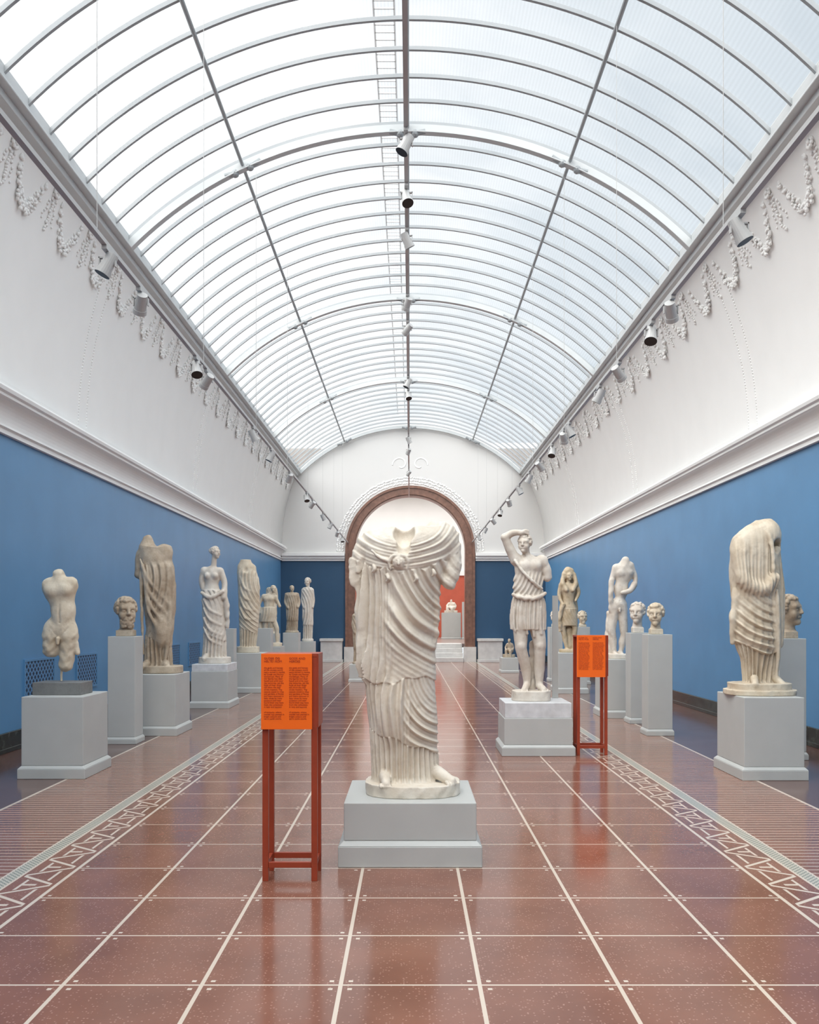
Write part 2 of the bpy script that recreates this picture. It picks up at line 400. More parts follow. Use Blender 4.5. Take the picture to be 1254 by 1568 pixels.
b=MB()
for xp in PUR:
    a=math.asin(xp/RS); nx,nz=math.sin(a),math.cos(a)
    c=Vector((xp,0,zsky(xp)))-Vector((nx,0,nz))*.09
    b.cyl((c.x,Y0,c.z),(c.x,Y1,c.z),.026,n=10)
    b.cyl((c.x+nx*.05,Y0,c.z+nz*.05),(c.x+nx*.05,Y1,c.z+nz*.05),.018,n=8)
    for yt in TR[1:]:
        for k in (-1,1):
            b.cyl((c.x+k*.26,yt,zsky(c.x+k*.26)-.13),(c.x+k*.10,yt,zsky(c.x+k*.10)-.17),.04,n=10)
            b.blob((c.x+k*.11,yt,zsky(c.x+k*.11)-.17),.06)
b.obj('purlins',[M_metalg],parent=wn)
b=MB()
for s_ in (-1,1):
    b.box(min(s_*(ES-.07),s_*(ES+.05)),max(s_*(ES-.07),s_*(ES+.05)),Y0,Y1,ZE-.08,ZE+.10)
    b.box(min(s_*(ES-.02),s_*(ES+.14)),max(s_*(ES-.02),s_*(ES+.14)),Y0,Y1,ZE-.20,ZE-.08)
    b.box(min(s_*(ES-.12),s_*(ES+.0)),max(s_*(ES-.12),s_*(ES+.0)),Y0,Y1,ZE-.12,ZE-.09)
b.obj('edge_frame',[M_metalw],parent=wn,bevel=.01)
b=MB()
for xg in (-.46,-.20): b.box(xg-.012,xg+.012,Y0,Y1,9.25,9.27)
y=Y0
while y<Y1: b.box(-.46,-.20,y,y+.02,9.25,9.265); y+=.15
b.obj('roof_gangway',[M_white],parent=wn)
# ------------------------------------------------------------ track lighting
def track(x,z,ys,hang):
    b=MB()
    b.box(x-.02,x+.02,2.0 if abs(x)>1 else 5.0,Y1-.13,z,z+.035,0)
    yy=3.2
    while yy<Y1-1:
        b.cyl((x,yy,z+.03),(x,yy,hang),.003,n=5,mi=0); yy+=3.42
    for y,t in ys:
        d=Vector(t).normalized()
        b.box(x-.02,x+.02,y-.08,y+.08,z-.03,z+.0,0)
        b.cyl((x,y,z-.03),(x,y,z-.07),.011,n=8,mi=0)
        c=Vector((x,y,z-.12))
        b.box(x-.066,x-.057,y-.015,y+.015,z-.14,z-.065,0); b.box(x+.057,x+.066,y-.015,y+.015,z-.14,z-.065,0); b.box(x-.066,x+.066,y-.015,y+.015,z-.075,z-.065,0)
        b.cyl(c-d*.085,c+d*.05,.046,.053,20,0)
        b.cyl(c+d*.05,c+d*.09,.058,.061,20,0,1)
        b.cyl(c+d*.089,c+d*.091,.055,.055,20,1,1)
    return b.obj('track_spotlight_rail',[M_lamp,M_black],smooth=False)
DL=[(-.5,-.1,-1),(-.35,.7,-.7),(.2,-.5,-1),(-.6,.5,-.6),(.5,.3,-1)]
yl=[6.85,7.7,9.7,10.2,13.2,14.9,17.2,20,21.2,23.8,26,28.5,30.5]
yr=[6.3,7.95,8.6,9.95,10.95,13.0,13.5,14.6,16,17.4,19,21,23,25,27.5,30]
yc=[8.3,9.35,10.4,12.5,13.6,16.7,17.6,22,23.5,27]
track(-2.33,4.45,[(y,DL[i%5]) for i,y in enumerate(yl)],zsky(2.33)-.05)
track(2.33,4.47,[(y,(-DL[i%5][0],DL[i%5][1],DL[i%5][2])) for i,y in enumerate(yr)],zsky(2.33)-.05)
track(-.04,6.15,[(y,DL[(i*2)%5]) for i,y in enumerate(yc)],8.75)
for ya,yb in ((11.2,12.1),(12.95,13.75),(17.6,18.7),(19.5,20.5)):
    b=MB(); b.box(XL,XL+.012,ya,yb,.60,1.06,0)
    for q in ((ya-.03,ya,.57,1.09),(yb,yb+.03,.57,1.09),(ya,yb,.57,.60),(ya,yb,1.06,1.09)): b.box(XL,XL+.02,q[0],q[1],q[2],q[3],1)
    b.obj('vent_grille',[M_grille,M_blue])
# ------------------------------------------------------------ pedestals
def pedestal(x0,x1,y0,y1,top,bh=.10,fl=.03,slab=0,name='pedestal'):
    b=MB(); cx,cy=(x0+x1)/2,(y0+y1)/2; x0-=cx;x1-=cx;y0-=cy;y1-=cy
    b.frus((x0-fl,x1+fl,y0-fl,y1+fl,0),(x0-fl,x1+fl,y0-fl,y1+fl,bh))
    b.frus((x0-fl,x1+fl,y0-fl,y1+fl,bh),(x0,x1,y0,y1,bh+.03))
    if slab: 
        b.box(x0,x1,y0,y1,bh+.03,top-slab); b.box(x0+.01,x1-.01,y0+.01,y1-.01,top-slab,top,1)
    else: b.box(x0,x1,y0,y1,bh+.03,top)
    return b.obj(name,[M_ped,M_pedw],bevel=.006,loc=(cx,cy,0))
pedestal(-.43,.43,5.76,6.58,.41,.135,.035)
pedestal(-3.90,-3.28,8.92,9.65,.82)
pedestal(-3.87,-3.52,11.38,11.72,1.38,.06,.02)
pedestal(-3.69-.1,-3.22,12.2,13.0,.84)
pedestal(-3.93,-3.27,15.95,16.85,.79,slab=.13)
pedestal(-3.85,-3.55,17.9,18.2,1.41,.06,.02)
pedestal(-3.9,-3.2,19.3,20.1,.86)
pedestal(-3.7,-3.35,21.4,21.75,1.38,.06,.02)
pedestal(-3.95,-3.3,22.6,23.4,.90)
pedestal(-3.75,-3.3,26.2,26.8,1.20,.06,.02)
pedestal(-3.55,-3.0,27.7,28.3,.90)
pedestal(-4.1,-3.65,24.6,25.0,1.2,.06,.02)
pedestal(1.10,1.90,10.40,11.12,.62,.10,.03,slab=.18)
pedestal(3.32,3.92,8.84,9.62,.82)
pedestal(4.19,4.50,10.1,10.45,1.38,.06,.02)
pedestal(3.26,3.60,12.2,12.52,1.39,.06,.02)
pedestal(3.37,3.68,13.6,13.92,1.39,.06,.02)
pedestal(3.14,3.76,14.35,15.1,.95)
pedestal(3.18,3.80,19.1,20.0,.87)
pedestal(3.58,3.92,22.85,23.2,1.40,.06,.02)
pedestal(4.10,4.42,21.85,22.15,1.41,.06,.02)
pedestal(2.72,3.22,26.4,27.1,.45,.06,.02)
pedestal(-1.55,-1.15,22.6,23.0,.45,.06,.02)
pedestal(1.5,2.4,42.0,42.8,1.25,.06,.02).location.z=NZ-.003
pedestal(2.45,2.95,41.6,42.1,1.75,.06,.02).location.z=NZ-.003
# ------------------------------------------------------------ SDF sculpting
def smin(a,b,k):
    if k<=0: return np.minimum(a,b)
    h=np.maximum(k-np.abs(a-b),0)/k
    return np.minimum(a,b)-h*h*k*.25
def ss(a,b,x):
    t=np.clip((x-a)/(b-a),0,1); return t*t*(3-2*t)
def rg(p,sh=1.0): return (0.5+0.5*np.cos(2*PI*p))**sh
def nse(u,v,w,f,s=0.):
    return (np.sin(f*(u+.6*w)+1+s)+np.sin(f*(.8*w-.7*v)+2+2*s)+np.sin(f*(.9*v-.5*u+.3*w)*1.3+3*s)+np.sin(f*1.7*(.5*u+.5*v-.6*w)+s))/4
class Sta:
    def __init__(s,name,cx,d,zb,l,r,t,dep,mat,h=1.0):
        s.name=name;s.cx=cx;s.d=d;s.zb=zb;s.s=d/FP;s.h=h;s.mat=mat
        s.by=HY+(EYE-zb)/s.s
        s.us=np.arange(l-cx-5,r-cx+5,h,dtype=np.float32); s.vs=np.arange(-dep-4,dep+4,h,dtype=np.float32)
        s.ws=np.arange(-3,s.by-t+5,h,dtype=np.float32)
        s.D=np.full((len(s.us),len(s.vs),len(s.ws)),40.,dtype=np.float32)
    def P(s,p): return (p[0]-s.cx,(p[2] if len(p)>2 else 0.),s.by-p[1])
    def sub(s,lo,hi):
        sl=[];g=[]
        for ax,arr in enumerate((s.us,s.vs,s.ws)):
            i0=max(0,int((lo[ax]-arr[0])/s.h)-1); i1=min(len(arr),int((hi[ax]-arr[0])/s.h)+3)
            if i1<=i0: return None,None
            sl.append(slice(i0,i1)); sh=[1,1,1]; sh[ax]=i1-i0; g.append(arr[i0:i1].reshape(sh))
        return tuple(sl),g
    def comb(s,sl,d,k,sub):
        if sub: s.D[sl]=-smin(-s.D[sl],d,k)
        else: s.D[sl]=smin(s.D[sl],d,k)
    def cap(s,a,b,ra,rb,k=4,**kw): s.poly([a,b],[ra,rb],k,**kw)
    def poly(s,pts,rs,k,sub=False,noise=0,nf=.5):
        L=[s.P(p) for p in pts]; m=max(rs)+k+3
        sl,g=s.sub([min(p[i] for p in L)-m for i in range(3)],[max(p[i] for p in L)+m for i in range(3)])
        if sl is None: return
        d=None
        for a,b,ra,rb in zip(L[:-1],L[1:],rs[:-1],rs[1:]):
            ab=[b[i]-a[i] for i in range(3)]; LL=sum(c*c for c in ab)+1e-6; q=[g[i]-a[i] for i in range(3)]
            t=np.clip((q[0]*ab[0]+q[1]*ab[1]+q[2]*ab[2])/LL,0,1)
            e=np.sqrt((q[0]-t*ab[0])**2+(q[1]-t*ab[1])**2+(q[2]-t*ab[2])**2)-(ra+t*(rb-ra))
            d=e if d is None else np.minimum(d,e)
        if noise: d=d-noise*nse(g[0],g[1],g[2],nf)
        s.comb(sl,d.astype(np.float32),k,sub)
    def chain(s,pts,rs,k=3,**kw):
        if len(pts)>2:
            P=[np.array([p[0],p[1],p[2] if len(p)>2 else 0.]) for p in pts]; Q=[];R=[]
            for i in range(len(P)-1):
                p0=P[max(i-1,0)];p1=P[i];p2=P[i+1];p3=P[min(i+2,len(P)-1)]
                for j in range(4):
                    t=j/4.; Q.append(.5*((2*p1)+(-p0+p2)*t+(2*p0-5*p1+4*p2-p3)*t*t+(-p0+3*p1-3*p2+p3)*t**3)); R.append(rs[i]*(1-t)+rs[i+1]*t)
            Q.append(P[-1]);R.append(rs[-1])
            pts=[tuple(q) for q in Q]; rs=R
        s.poly(pts,rs,k,**kw)
    def disp(s,fn,cx,ratio=.72):
        U=s.us[:,None,None];V=s.vs[None,:,None];W=s.ws[None,None,:]
        th=np.arctan2((U+s.cx-cx)*ratio,-V+0*W)
        s.D=(s.D-fn(U+s.cx,V,s.by-W,th)).astype(np.float32)
    def ell(s,c,r,k=5,sub=False,yaw=0,noise=0,nf=.5):
        c=s.P(c);m=max(r)+k+3
        sl,g=s.sub([c[i]-m for i in range(3)],[c[i]+m for i in range(3)])
        if sl is None: return
        x=g[0]-c[0];y=g[1]-c[1];z=g[2]-c[2]
        if yaw: x,y=x*math.cos(yaw)+y*math.sin(yaw), -x*math.sin(yaw)+y*math.cos(yaw)
        q=np.sqrt((x/r[0])**2+(y/r[1])**2+(z/r[2])**2)+1e-6
        rho=np.sqrt(x*x+y*y+z*z)
        d=rho*(1-1/q)
        d=np.where(rho<min(r)*.3,-min(r)*.5,d)
        if noise: d=d-noise*nse(g[0],g[1],g[2],nf)
        s.comb(sl,d,k,sub)
    def loft(s,lv,ratio=.72,fold=None,k=4,cv=0,sm=5):
        lv=sorted(lv,key=lambda t:s.by-t[0])
        w=np.array([s.by-t[0] for t in lv]); L=np.array([t[1]-s.cx for t in lv]);R=np.array([t[2]-s.cx for t in lv])
        C=np.array([t[3] if len(t)>3 else 0. for t in lv])
        Lf=np.interp(s.ws,w,L);Rf=np.interp(s.ws,w,R);Cf=np.interp(s.ws,w,C)
        if sm:
            n=max(1,int(sm/s.h)); ker=np.ones(2*n+1)/(2*n+1)
            f=lambda a:np.convolve(np.pad(a,n,mode='edge'),ker,mode='valid')
            Lf,Rf,Cf=f(Lf),f(Rf),f(Cf)
        c=((Lf+Rf)/2).astype(np.float32)[None,None,:]; rx=(np.maximum(Rf-Lf,1)/2).astype(np.float32)[None,None,:]
        ry=rx*ratio; U=s.us[:,None,None];V=s.vs[None,:,None];W=s.ws[None,None,:]
        x=U-c; y=V-cv-Cf.astype(np.float32)[None,None,:]
        q=np.sqrt((x/rx)**2+(y/ry)**2)+1e-4; rho=np.sqrt(x*x+y*y)+1e-4
        d=rho*(1-1/q)
        if fold is not None:
            th=np.arctan2(x/rx,-y/ry)
            d=d-fold(U+s.cx,V,s.by-W,th)
        d=np.maximum(d,np.maximum(W-w[-1],w[0]-W))
        s.D=smin(s.D,d.astype(np.float32),k)
    def base(s,l,r,top,ratio=.8,noise=1.0):
        c=(l+r)/2-s.cx; rx=(r-l)/2; ry=rx*ratio
        U=s.us[:,None,None];V=s.vs[None,:,None];W=s.ws[None,None,:]
        x=U-c; q=((np.abs(x)/rx)**2.6+(np.abs(V)/ry)**2.6)**(1/2.6)+1e-4; rho=np.sqrt(x*x+V*V)+1e-4
        d=np.maximum(rho*(1-1/q)-noise*nse(U,V,W,.25),W-(s.by-top)-noise*.5*nse(U,V,W,.2,2.)+0.)
        s.D=smin(s.D,d.astype(np.float32),2)
    def head(s,c,S,yaw=0,hair=1.0,beard=False,neck=None):
        fx,fy=math.sin(yaw),-math.cos(yaw); rx_,ry_=math.cos(yaw),math.sin(yaw)
        v0=c[2] if len(c)>2 else 0.
        def Q(r,f,u): return (c[0]+S*(r*rx_+f*fx),c[1]-S*u,v0+S*(r*ry_+f*fy))
        k=S*.10
        s.ell(Q(0,-.06,.10),(.33*S,.41*S,.37*S),k,yaw=yaw)
        s.ell(Q(0,.10,-.12),(.25*S,.27*S,.36*S),k,yaw=yaw)
        s.ell(Q(0,.27,-.40),(.11*S,.11*S,.10*S),k)
        s.cap(Q(-.18,.27,.11),Q(.18,.27,.11),.065*S,.065*S,k)
        for e in (-1,1):
            s.ell(Q(e*.14,.40,.0),(.085*S,.10*S,.06*S),S*.05,sub=True,yaw=yaw)
            s.ell(Q(e*.135,.29,.0),(.065*S,.055*S,.045*S),S*.02,yaw=yaw)
            s.ell(Q(e*.17,.23,-.16),(.10*S,.10*S,.12*S),k)
            s.ell(Q(e*.30,-.02,-.02),(.05*S,.07*S,.10*S),S*.04,yaw=yaw)
        s.cap(Q(0,.35,.10),Q(0,.42,-.09),.030*S,.052*S,S*.05); s.cap(Q(-.04,.38,-.11),Q(.04,.38,-.11),.035*S,.035*S,S*.03)
        s.cap(Q(-.08,.34,-.235),Q(.08,.34,-.235),.038*S,.038*S,S*.03)
        s.cap(Q(-.10,.39,-.205),Q(.10,.39,-.205),.012*S,.012*S,S*.01,sub=True)
        if hair:
            rnd=random.Random(int(c[0]))
            for i in range(190):
                a=rnd.uniform(0,2*PI); e=math.asin(rnd.uniform(-.45,1))
                r=math.cos(e)*math.sin(a);f=math.cos(e)*math.cos(a);u=math.sin(e)
                if f>.40 and u<.60: continue
                s.ell(Q(.335*r,-.06+.40*f,.11+.36*u),(.058*S*hair,)*3,S*.025)
        if beard:
            rnd=random.Random(7)
            for i in range(60):
                a=rnd.uniform(-1.3,1.3); u=rnd.uniform(-.56,-.25); rr=.25*(1-(-u-.2)*.7)
                s.ell(Q(rr*math.sin(a),.10+rr*math.cos(a),u),(.052*S,)*3,S*.03)
        if neck: s.cap(Q(0,-.08,-.2),(neck[0],neck[1],neck[2] if len(neck)>2 else 0),.19*S,.23*S,k)
    def build(s,rough=.35):
        # surface-nets meshing of the signed distance field
        U=s.us[:,None,None];V=s.vs[None,:,None];W=s.ws[None,None,:]
        D=s.D
        if rough: D=D-(rough*nse(U,V,W,.45,1.3)).astype(np.float32)
        D=np.maximum(D,-W)
        D[0]=D[-1]=9;D[:,0]=9;D[:,-1]=9;D[:,:,-1]=9;D[:,:,0]=9
        nx,ny,nz=D.shape; I=D<0
        cnt=np.zeros((nx-1,ny-1,nz-1),dtype=np.int8)
        for i in (0,1):
            for j in (0,1):
                for k in (0,1): cnt+=I[i:nx-1+i,j:ny-1+j,k:nz-1+k]
        act=(cnt>0)&(cnt<8); A=np.argwhere(act); n=len(A)
        idx=np.full(act.shape,-1,dtype=np.int64); idx[act]=np.arange(n)
        acc=np.zeros((n,3)); ct=np.zeros(n)
        cor=[(i,j,k) for i in (0,1) for j in (0,1) for k in (0,1)]
        val={c:D[A[:,0]+c[0],A[:,1]+c[1],A[:,2]+c[2]] for c in cor}
        for c0 in cor:
            for ax in range(3):
                if c0[ax]==1: continue
                c1=list(c0);c1[ax]=1;c1=tuple(c1)
                a=val[c0];b=val[c1]; m=(a<0)!=(b<0)
                t=np.where(m,a/np.where(np.abs(a-b)<1e-9,1,a-b),0)
                for x in range(3): acc[:,x]+=np.where(m,c0[x]+(t if x==ax else 0),0)
                ct+=m
        P=A+acc/ct[:,None]
        P=P*s.h+np.array([s.us[0],s.vs[0],s.ws[0]]); P*=s.s
        F=[]
        for ax in range(3):
            b_,c_=(ax+1)%3,(ax+2)%3
            sa=[slice(None)]*3;sb=[slice(None)]*3; sa[ax]=slice(0,-1);sb[ax]=slice(1,None)
            df=I[tuple(sa)]!=I[tuple(sb)]
            E=np.argwhere(df)
            ok=(E[:,b_]>0)&(E[:,c_]>0)&(E[:,b_]<D.shape[b_]-1)&(E[:,c_]<D.shape[c_]-1); E=E[ok]
            q=[]
            for db,dc in ((-1,-1),(0,-1),(0,0),(-1,0)):
                e=E.copy(); e[:,b_]+=db;e[:,c_]+=dc; q.append(idx[e[:,0],e[:,1],e[:,2]])
            q=np.stack(q,1); ins=I[E[:,0],E[:,1],E[:,2]]
            q[~ins]=q[~ins][:,::-1]; F.append(q)
        F=np.concatenate(F)
        me=bpy.data.meshes.new(s.name); me.vertices.add(n); me.vertices.foreach_set('co',P.astype(np.float32).ravel())
        me.loops.add(len(F)*4); me.loops.foreach_set('vertex_index',F.astype(np.int32).ravel())
        me.polygons.add(len(F)); me.polygons.foreach_set('loop_start',np.arange(0,len(F)*4,4,dtype=np.int32))
        try: me.polygons.foreach_set('loop_total',np.full(len(F),4,dtype=np.int32))
        except Exception: pass
        me.polygons.foreach_set('use_smooth',np.ones(len(F),dtype=bool))
        me.update(calc_edges=True); me.validate(); me.materials.append(s.mat)
        o=bpy.data.objects.new(s.name,me); sc.collection.objects.link(o)
        o.location=((s.cx-HX)*s.s,s.d,s.zb+.001); s.D=None
        return o
def fold_fn(cxp,cyp,lam,amp,hem=None,lamv=9,ampv=2.0,R=30,smooth_up=None,seed=0.,hemt=1.2,ey=1.0):
    def f(px,v,py,th):
        n=1.5*nse(px,v,py,.04,seed)+.8*nse(px,v,py,.10,seed+1)
        amod=np.clip(.75+1.1*nse(px,v,py,.07,seed+3),.15,1.5)
        rr=np.sqrt((px-cxp)**2+((py-cyp)*ey)**2)
        fr=(.35+.65*np.abs(np.cos(th)))*amod
        a=(amp*rg(rr/lam+.35*n,1.5)+.35*amp*rg(rr/(lam*.47)+.6*n,1.))*fr
        b=ampv*rg(th*R/lamv+.3*n,1.2)
        if hem is not None:
            hm=hem(px) if callable(hem) else hem
            m=ss(-1.5,1.5,py-hm)
            a=a*(1-m)+b*m+hemt*(1-m)
        if smooth_up is not None: a=a*ss(smooth_up,smooth_up+12,py)
        return a-amp*.5
    return f
def main_statue():
    S=Sta('headless_draped_statue',622,6.15,.41,536,708,792,66,M_marbleMain,1.05)
    S.loft([(1196,568,674),(1150,566,672),(1100,563,673),(1052,560,669),(1000,555,667),(955,556,668),(920,558,670),(895,557,676),(870,554,685),(845,554,691),(828,562,694),(816,576,690),(808,592,682)],.70,None,k=3,sm=7)
    S.ell((577,838),(24,27,26),8); S.ell((676,830),(24,29,30),8)
    S.ell((593,862,-20),(21,19,19),10); S.ell((643,858,-20),(22,19,18),10)
    S.ell((602,1085,-28),(20,14,52),16); S.ell((612,960,-22),(26,20,60),16)
    S.cap((666,806,-4),(688,820,0),8,13,6,noise=2,nf=.3); S.cap((652,812,4),(664,804,2),7,7,6,noise=1,nf=.4)
    S.cap((568,820,0),(587,812,4),8,7,6,noise=1.5)
    S.chain([(560,835,-2),(550,862,-4),(549,889,-8)],[15,14,9],6,noise=1.,nf=.4)
    S.chain([(690,838,0),(692,868,-4),(687,893,-10)],[16,15,11],6)
    S.chain([(563,880,-14),(557,940,-14),(557,1000,-14),(561,1036,-12)],[5,8,8,6],6,noise=1.6,nf=.22)
    S.chain([(662,890,-14),(668,930,-10),(666,980,-8)],[6,6,4],6,noise=1,nf=.2)
    def fold(px,v,py,th):
        n=1.8*nse(px,v,py,.027)+.8*nse(px,v,py,.07,1.)
        am=np.clip(.78+1.4*nse(px,v,py,.045,4.),.15,1.5); am2=np.clip(.78+1.4*nse(px,v,py,.05,7.),.18,1.45)
        fr=.35+.65*np.abs(np.cos(th))
        rr=np.sqrt((px-722)**2+((py-838)*.93)**2)
        side=ss(580,612,px)
        A=(5.6*am*rg(rr/16.5+.22*n,2.1)*(1-.82*ss(150,210,rr))+1.6*rg(rr/7.6+.4*n,1.4)*(1-.7*ss(140,210,rr)))*fr
        Bv=5.0*am2*rg(th*62/12.5+.30*n+.003*py,1.8)+1.4*rg(th*62/5.8+.5*n,1.3)
        A=A*side+Bv*(1-side)
        hem=1040+5*np.sin((px-560)/17.)+2*np.sin(px/5.)
        m1=ss(-1.1,1.1,py-hem)
        hem2=1118+.34*(px-575)+3*np.sin(px/7.)
        r2=np.sqrt((px-700)**2+((py-1022)*.9)**2)
        sd=ss(608,636,px)
        B=(5.2*am*rg(r2/13.5+.25*n,2.0)*fr+1.4*rg(r2/6.3+.4*n,1.3)*fr)*sd+(1-sd)*(5.2*am2*rg(th*62/14+.28*n,1.8)+1.4*rg(th*62/6.4+.4*n,1.2))
        m2=ss(-1.1,1.1,py-hem2)
        C=4.6*rg(th*60/11+.25*n,1.7)+1.*rg(th*60/5.1+.3*n)
        d=(A+2.6)*(1-m1)+m1*((B+.2)*(1-m2)+(C-2.2)*m2)
        edge=877-((px-614)/80.)**2*26+2.5*np.sin(px/6.)+1.5*np.sin(px/2.7)
        ru=np.sqrt(((px-618)*.72)**2+((py-796)*1.0)**2)
        Cw=((3.4*am*rg(ru/9.5+.25*n,1.8)+1.0*rg(ru/4.6+.3*n))*ss(34,46,ru))*(.4+.6*np.abs(np.cos(th)))+2.9
        m0=ss(-1.1,1.1,py-edge)
        low=ss(1185,1196,py)
        return ((Cw)*(1-m0)+d*m0-3.6)*(1-low)
    S.disp(fold,616,.75)
    S.ell((622,796,-6),(27,22,19),5,sub=True); S.ell((619,820,-34),(16,18,20),6,sub=True); S.ell((618,842,-44),(10,9,12),5,sub=True)
    S.ell((611,864,-45),(9,7,10),3,noise=.6,nf=.8); S.cap((611,862,-52),(611,867,-53),1.4,1.8,1)
    S.ell((607.5,862,-52),(1.7,1.7,1.3),.6,sub=True); S.ell((614.5,862,-52),(1.7,1.7,1.3),.6,sub=True); S.cap((608,870,-52),(614,870,-52),.8,.8,.6,sub=True)
    for e in (-1,1):
        S.chain([(611+e*3,854,-46),(611+e*10,856,-46),(611+e*14,864,-45),(611+e*12,874,-45)],[2.6,2.6,2.4,1.6],1.5,noise=.5,nf=.8)
        S.chain([(611+e*14,862,-45),(611+e*26,858,-42),(611+e*40,846,-38)],[2.4,2.2,1.6],2,noise=.5,nf=.6)
    for x,y,v in ((573,874,-35),(594,888,-42),(636,888,-43),(662,880,-39)): S.chain([(x,y-5,v),(x+2,y,v-2.5),(x-1,y+4,v)],[2.4,3.0,1.6],2.5,noise=.8,nf=.6)
    S.cap((590,1184,-28),(593,1192,-52),9,6,5); S.cap((670,1180,-16),(690,1190,-36),10,7,5)
    for i in range(5): S.cap((682+3.2*i,1190,-42+2.5*i),(685+3.4*i,1192.5,-47+2.5*i),2.6-.2*i,2.2-.15*i,1)
    for i in range(5): S.cap((585+3.3*i,1192,-52),(585+3.4*i,1194,-57),2.4-.15*i,2.1-.1*i,1)
    S.base(560,704,1194,.86,1.6)
    return S.build(.3)
main_statue()
# ---------- other statues
def torsoA():
    S=Sta('male_torso_statue',94,9.3,.951,60,130,868,30,M_marbleP,.85)
    S.ell((92,905),(24,14,24),8); S.ell((75,897),(10,11,12),7,noise=1); S.ell((110,895),(9,10,11),7,noise=1)
    S.cap((92,892),(90,880),9,8.5,4,noise=1)
    S.ell((83,905,-9),(11,7,9),6); S.ell((103,904,-9),(10,7,9),6)
    S.ell((97,935),(19,12.5,24),9); S.ell((95,964),(23.5,14,20),9)
    S.ell((96,940,-8),(12,6,18),6)
    S.cap((96,918,-15),(96,950,-14),1.2,1.2,2.5,sub=True); S.ell((96,953,-14),(2,2,2),1,sub=True)
    S.cap((78,956,-12),(92,974,-14),1,1,3,sub=True); S.cap((113,956,-12),(98,974,-14),1,1,3,sub=True)
    S.ell((79,966),(12,12,17),7); S.cap((80,975),(79,994),14,13,6,noise=1); S.cap((106,975),(101,1018),13.5,10.5,6,noise=.8)
    S.cap((94,978,-14),(94,985,-15),3,2.5,2); S.cap((116,986),(119,1000),4.5,3.5,3,noise=.6)
    S.cap((94,1045),(94,1010),1.8,1.8,0)
    return S.build(.3)
torsoA()
b=MB(); b.box(-.25,.25,-.17,.17,0,.128); b.obj('torso_plinth_block',[M_blockg],bevel=.006,loc=(-3.63,9.3,.821))
def bust(name,cx,cy,d,zb,S_,yaw,mat,beard=False,hair=1.0,bw=12,bb=11):
    s=Sta(name,cx,d,zb,cx-S_*.75,cx+S_*.75,cy-S_*.62,S_*.75,mat,.7 if S_>30 else .55)
    U=s.us[:,None,None];V=s.vs[None,:,None];W=s.ws[None,None,:]
    d_=np.maximum(np.maximum(np.abs(U)-bw,np.abs(V)-bw),W-bb); s.D=np.minimum(s.D,d_.astype(np.float32))
    s.head((cx,cy,0),S_,yaw,hair=hair,beard=beard,neck=(cx,s.by-bb+2,2))
    return s.build(.15)
bust('bearded_portrait_head',193,936,11.55,1.38,44,.55,M_marbleB,True,1.15,12,9)
bust('curly_portrait_head',1004,941,12.36,1.39,34,-.35,M_marbleP,False,1.3,9,8)
bust('youth_portrait_head',976,938,13.76,1.39,33,-.5,M_marbleW,False,.9,8,8)
bust('veiled_portrait_head',1208,934,10.27,1.38,47,.8,M_marbleB,False,1.1,10,10)
bust('small_portrait_head',850,944,23.02,1.40,20,-.4,M_marbleW,False,1,5,4)
bust('small_portrait_head',892,945,22.0,1.41,20,.2,M_marbleP,False,1,5,4)
def statC():
    S=Sta('draped_dark_statue',241,12.6,.84,206,284,816,30,M_marbleB,.9)
    S.loft([(1022,220,264),(995,222,262),(960,224,266),(930,220,269),(900,217,269),(870,214,267),(850,213,263),(838,215,262)],.68,fold_fn(150,900,9.5,2.8,hem=lambda p:980+.5*(p-240),lamv=8,ampv=3,R=25,smooth_up=858),k=3)
    S.ell((226,842),(13,12,15),6); S.ell((252,846),(12,12,13),6); S.cap((226,838),(226,826),9,7,5,noise=1.2)
    S.ell((238,858,-9),(15,9,14),6); S.cap((215,850),(214,880),7,8,5,noise=1.5,nf=.3)
    for i in range(4): S.chain([(220+3*i,858+i*10,-17),(234,890+i*16,-21),(262,925+i*20,-12)],[1.4,2.6,1.6],4)
    S.chain([(219,870,-14),(222,930,-17),(224,1000,-16)],[1.5,2.4,1.5],4,noise=.8,nf=.3); S.chain([(262,890,-10),(263,960,-12),(256,1015,-14)],[2,3.4,2],3)
    S.ell((250,965,-12),(10,9,26),8)
    S.cap((228,1016,-14),(224,1020,-24),6,4,3); S.cap((256,1016,-10),(262,1020,-20),6,4,3)
    S.base(213,279,1019,.8,.8); return S.build(.3)
def statD():
    S=Sta('draped_female_statue',328,16.4,.79,300,358,830,24,M_marbleW,.8)
    S.loft([(1008,310,346),(985,312,346),(960,312,345),(935,310,344),(914,310,342),(904,312,339)],.72,fold_fn(270,945,6.5,1.7,hem=lambda p:975+.4*(p-328),lamv=6,ampv=2.0,R=17),k=3)
    S.ell((325,882),(12.5,9,16),5); S.ell((324,902),(11.5,9,13),5); S.ell((319,882,-7),(4.6,4.5,4.8),2.5); S.ell((331,882,-7),(4.6,4.5,4.8),2.5)
    S.ell((314,874),(5.5,6,6),4); S.ell((336,875),(5.5,6,6),4)
    S.chain([(312,874),(309,890),(311,902)],[5,4.5,4],3); S.chain([(338,875),(344,894),(343,915,-6)],[5,4.3,4],3)
    S.chain([(344,905,-4),(348,930,-4),(349,960,-2)],[3.5,4.2,2.6],3,noise=1,nf=.5)
    S.chain([(311,908,-9),(325,915,-13),(343,906,-8)],[2.6,3,2.6],2,noise=.5)
    for i in range(4): S.chain([(314,918+14*i,-11),(324,934+15*i,-13),(340,942+15*i,-9)],[1.0,1.6,1.0],3)
    S.head((330,846,-1),19,1.0,hair=1.0,neck=(327,868,0)); S.ell((323,843,2),(4,4,4),2)
    S.cap((318,1004,-12),(316,1008,-18),4,3,2); S.base(305,353,1006,.8,.5); return S.build(.2)
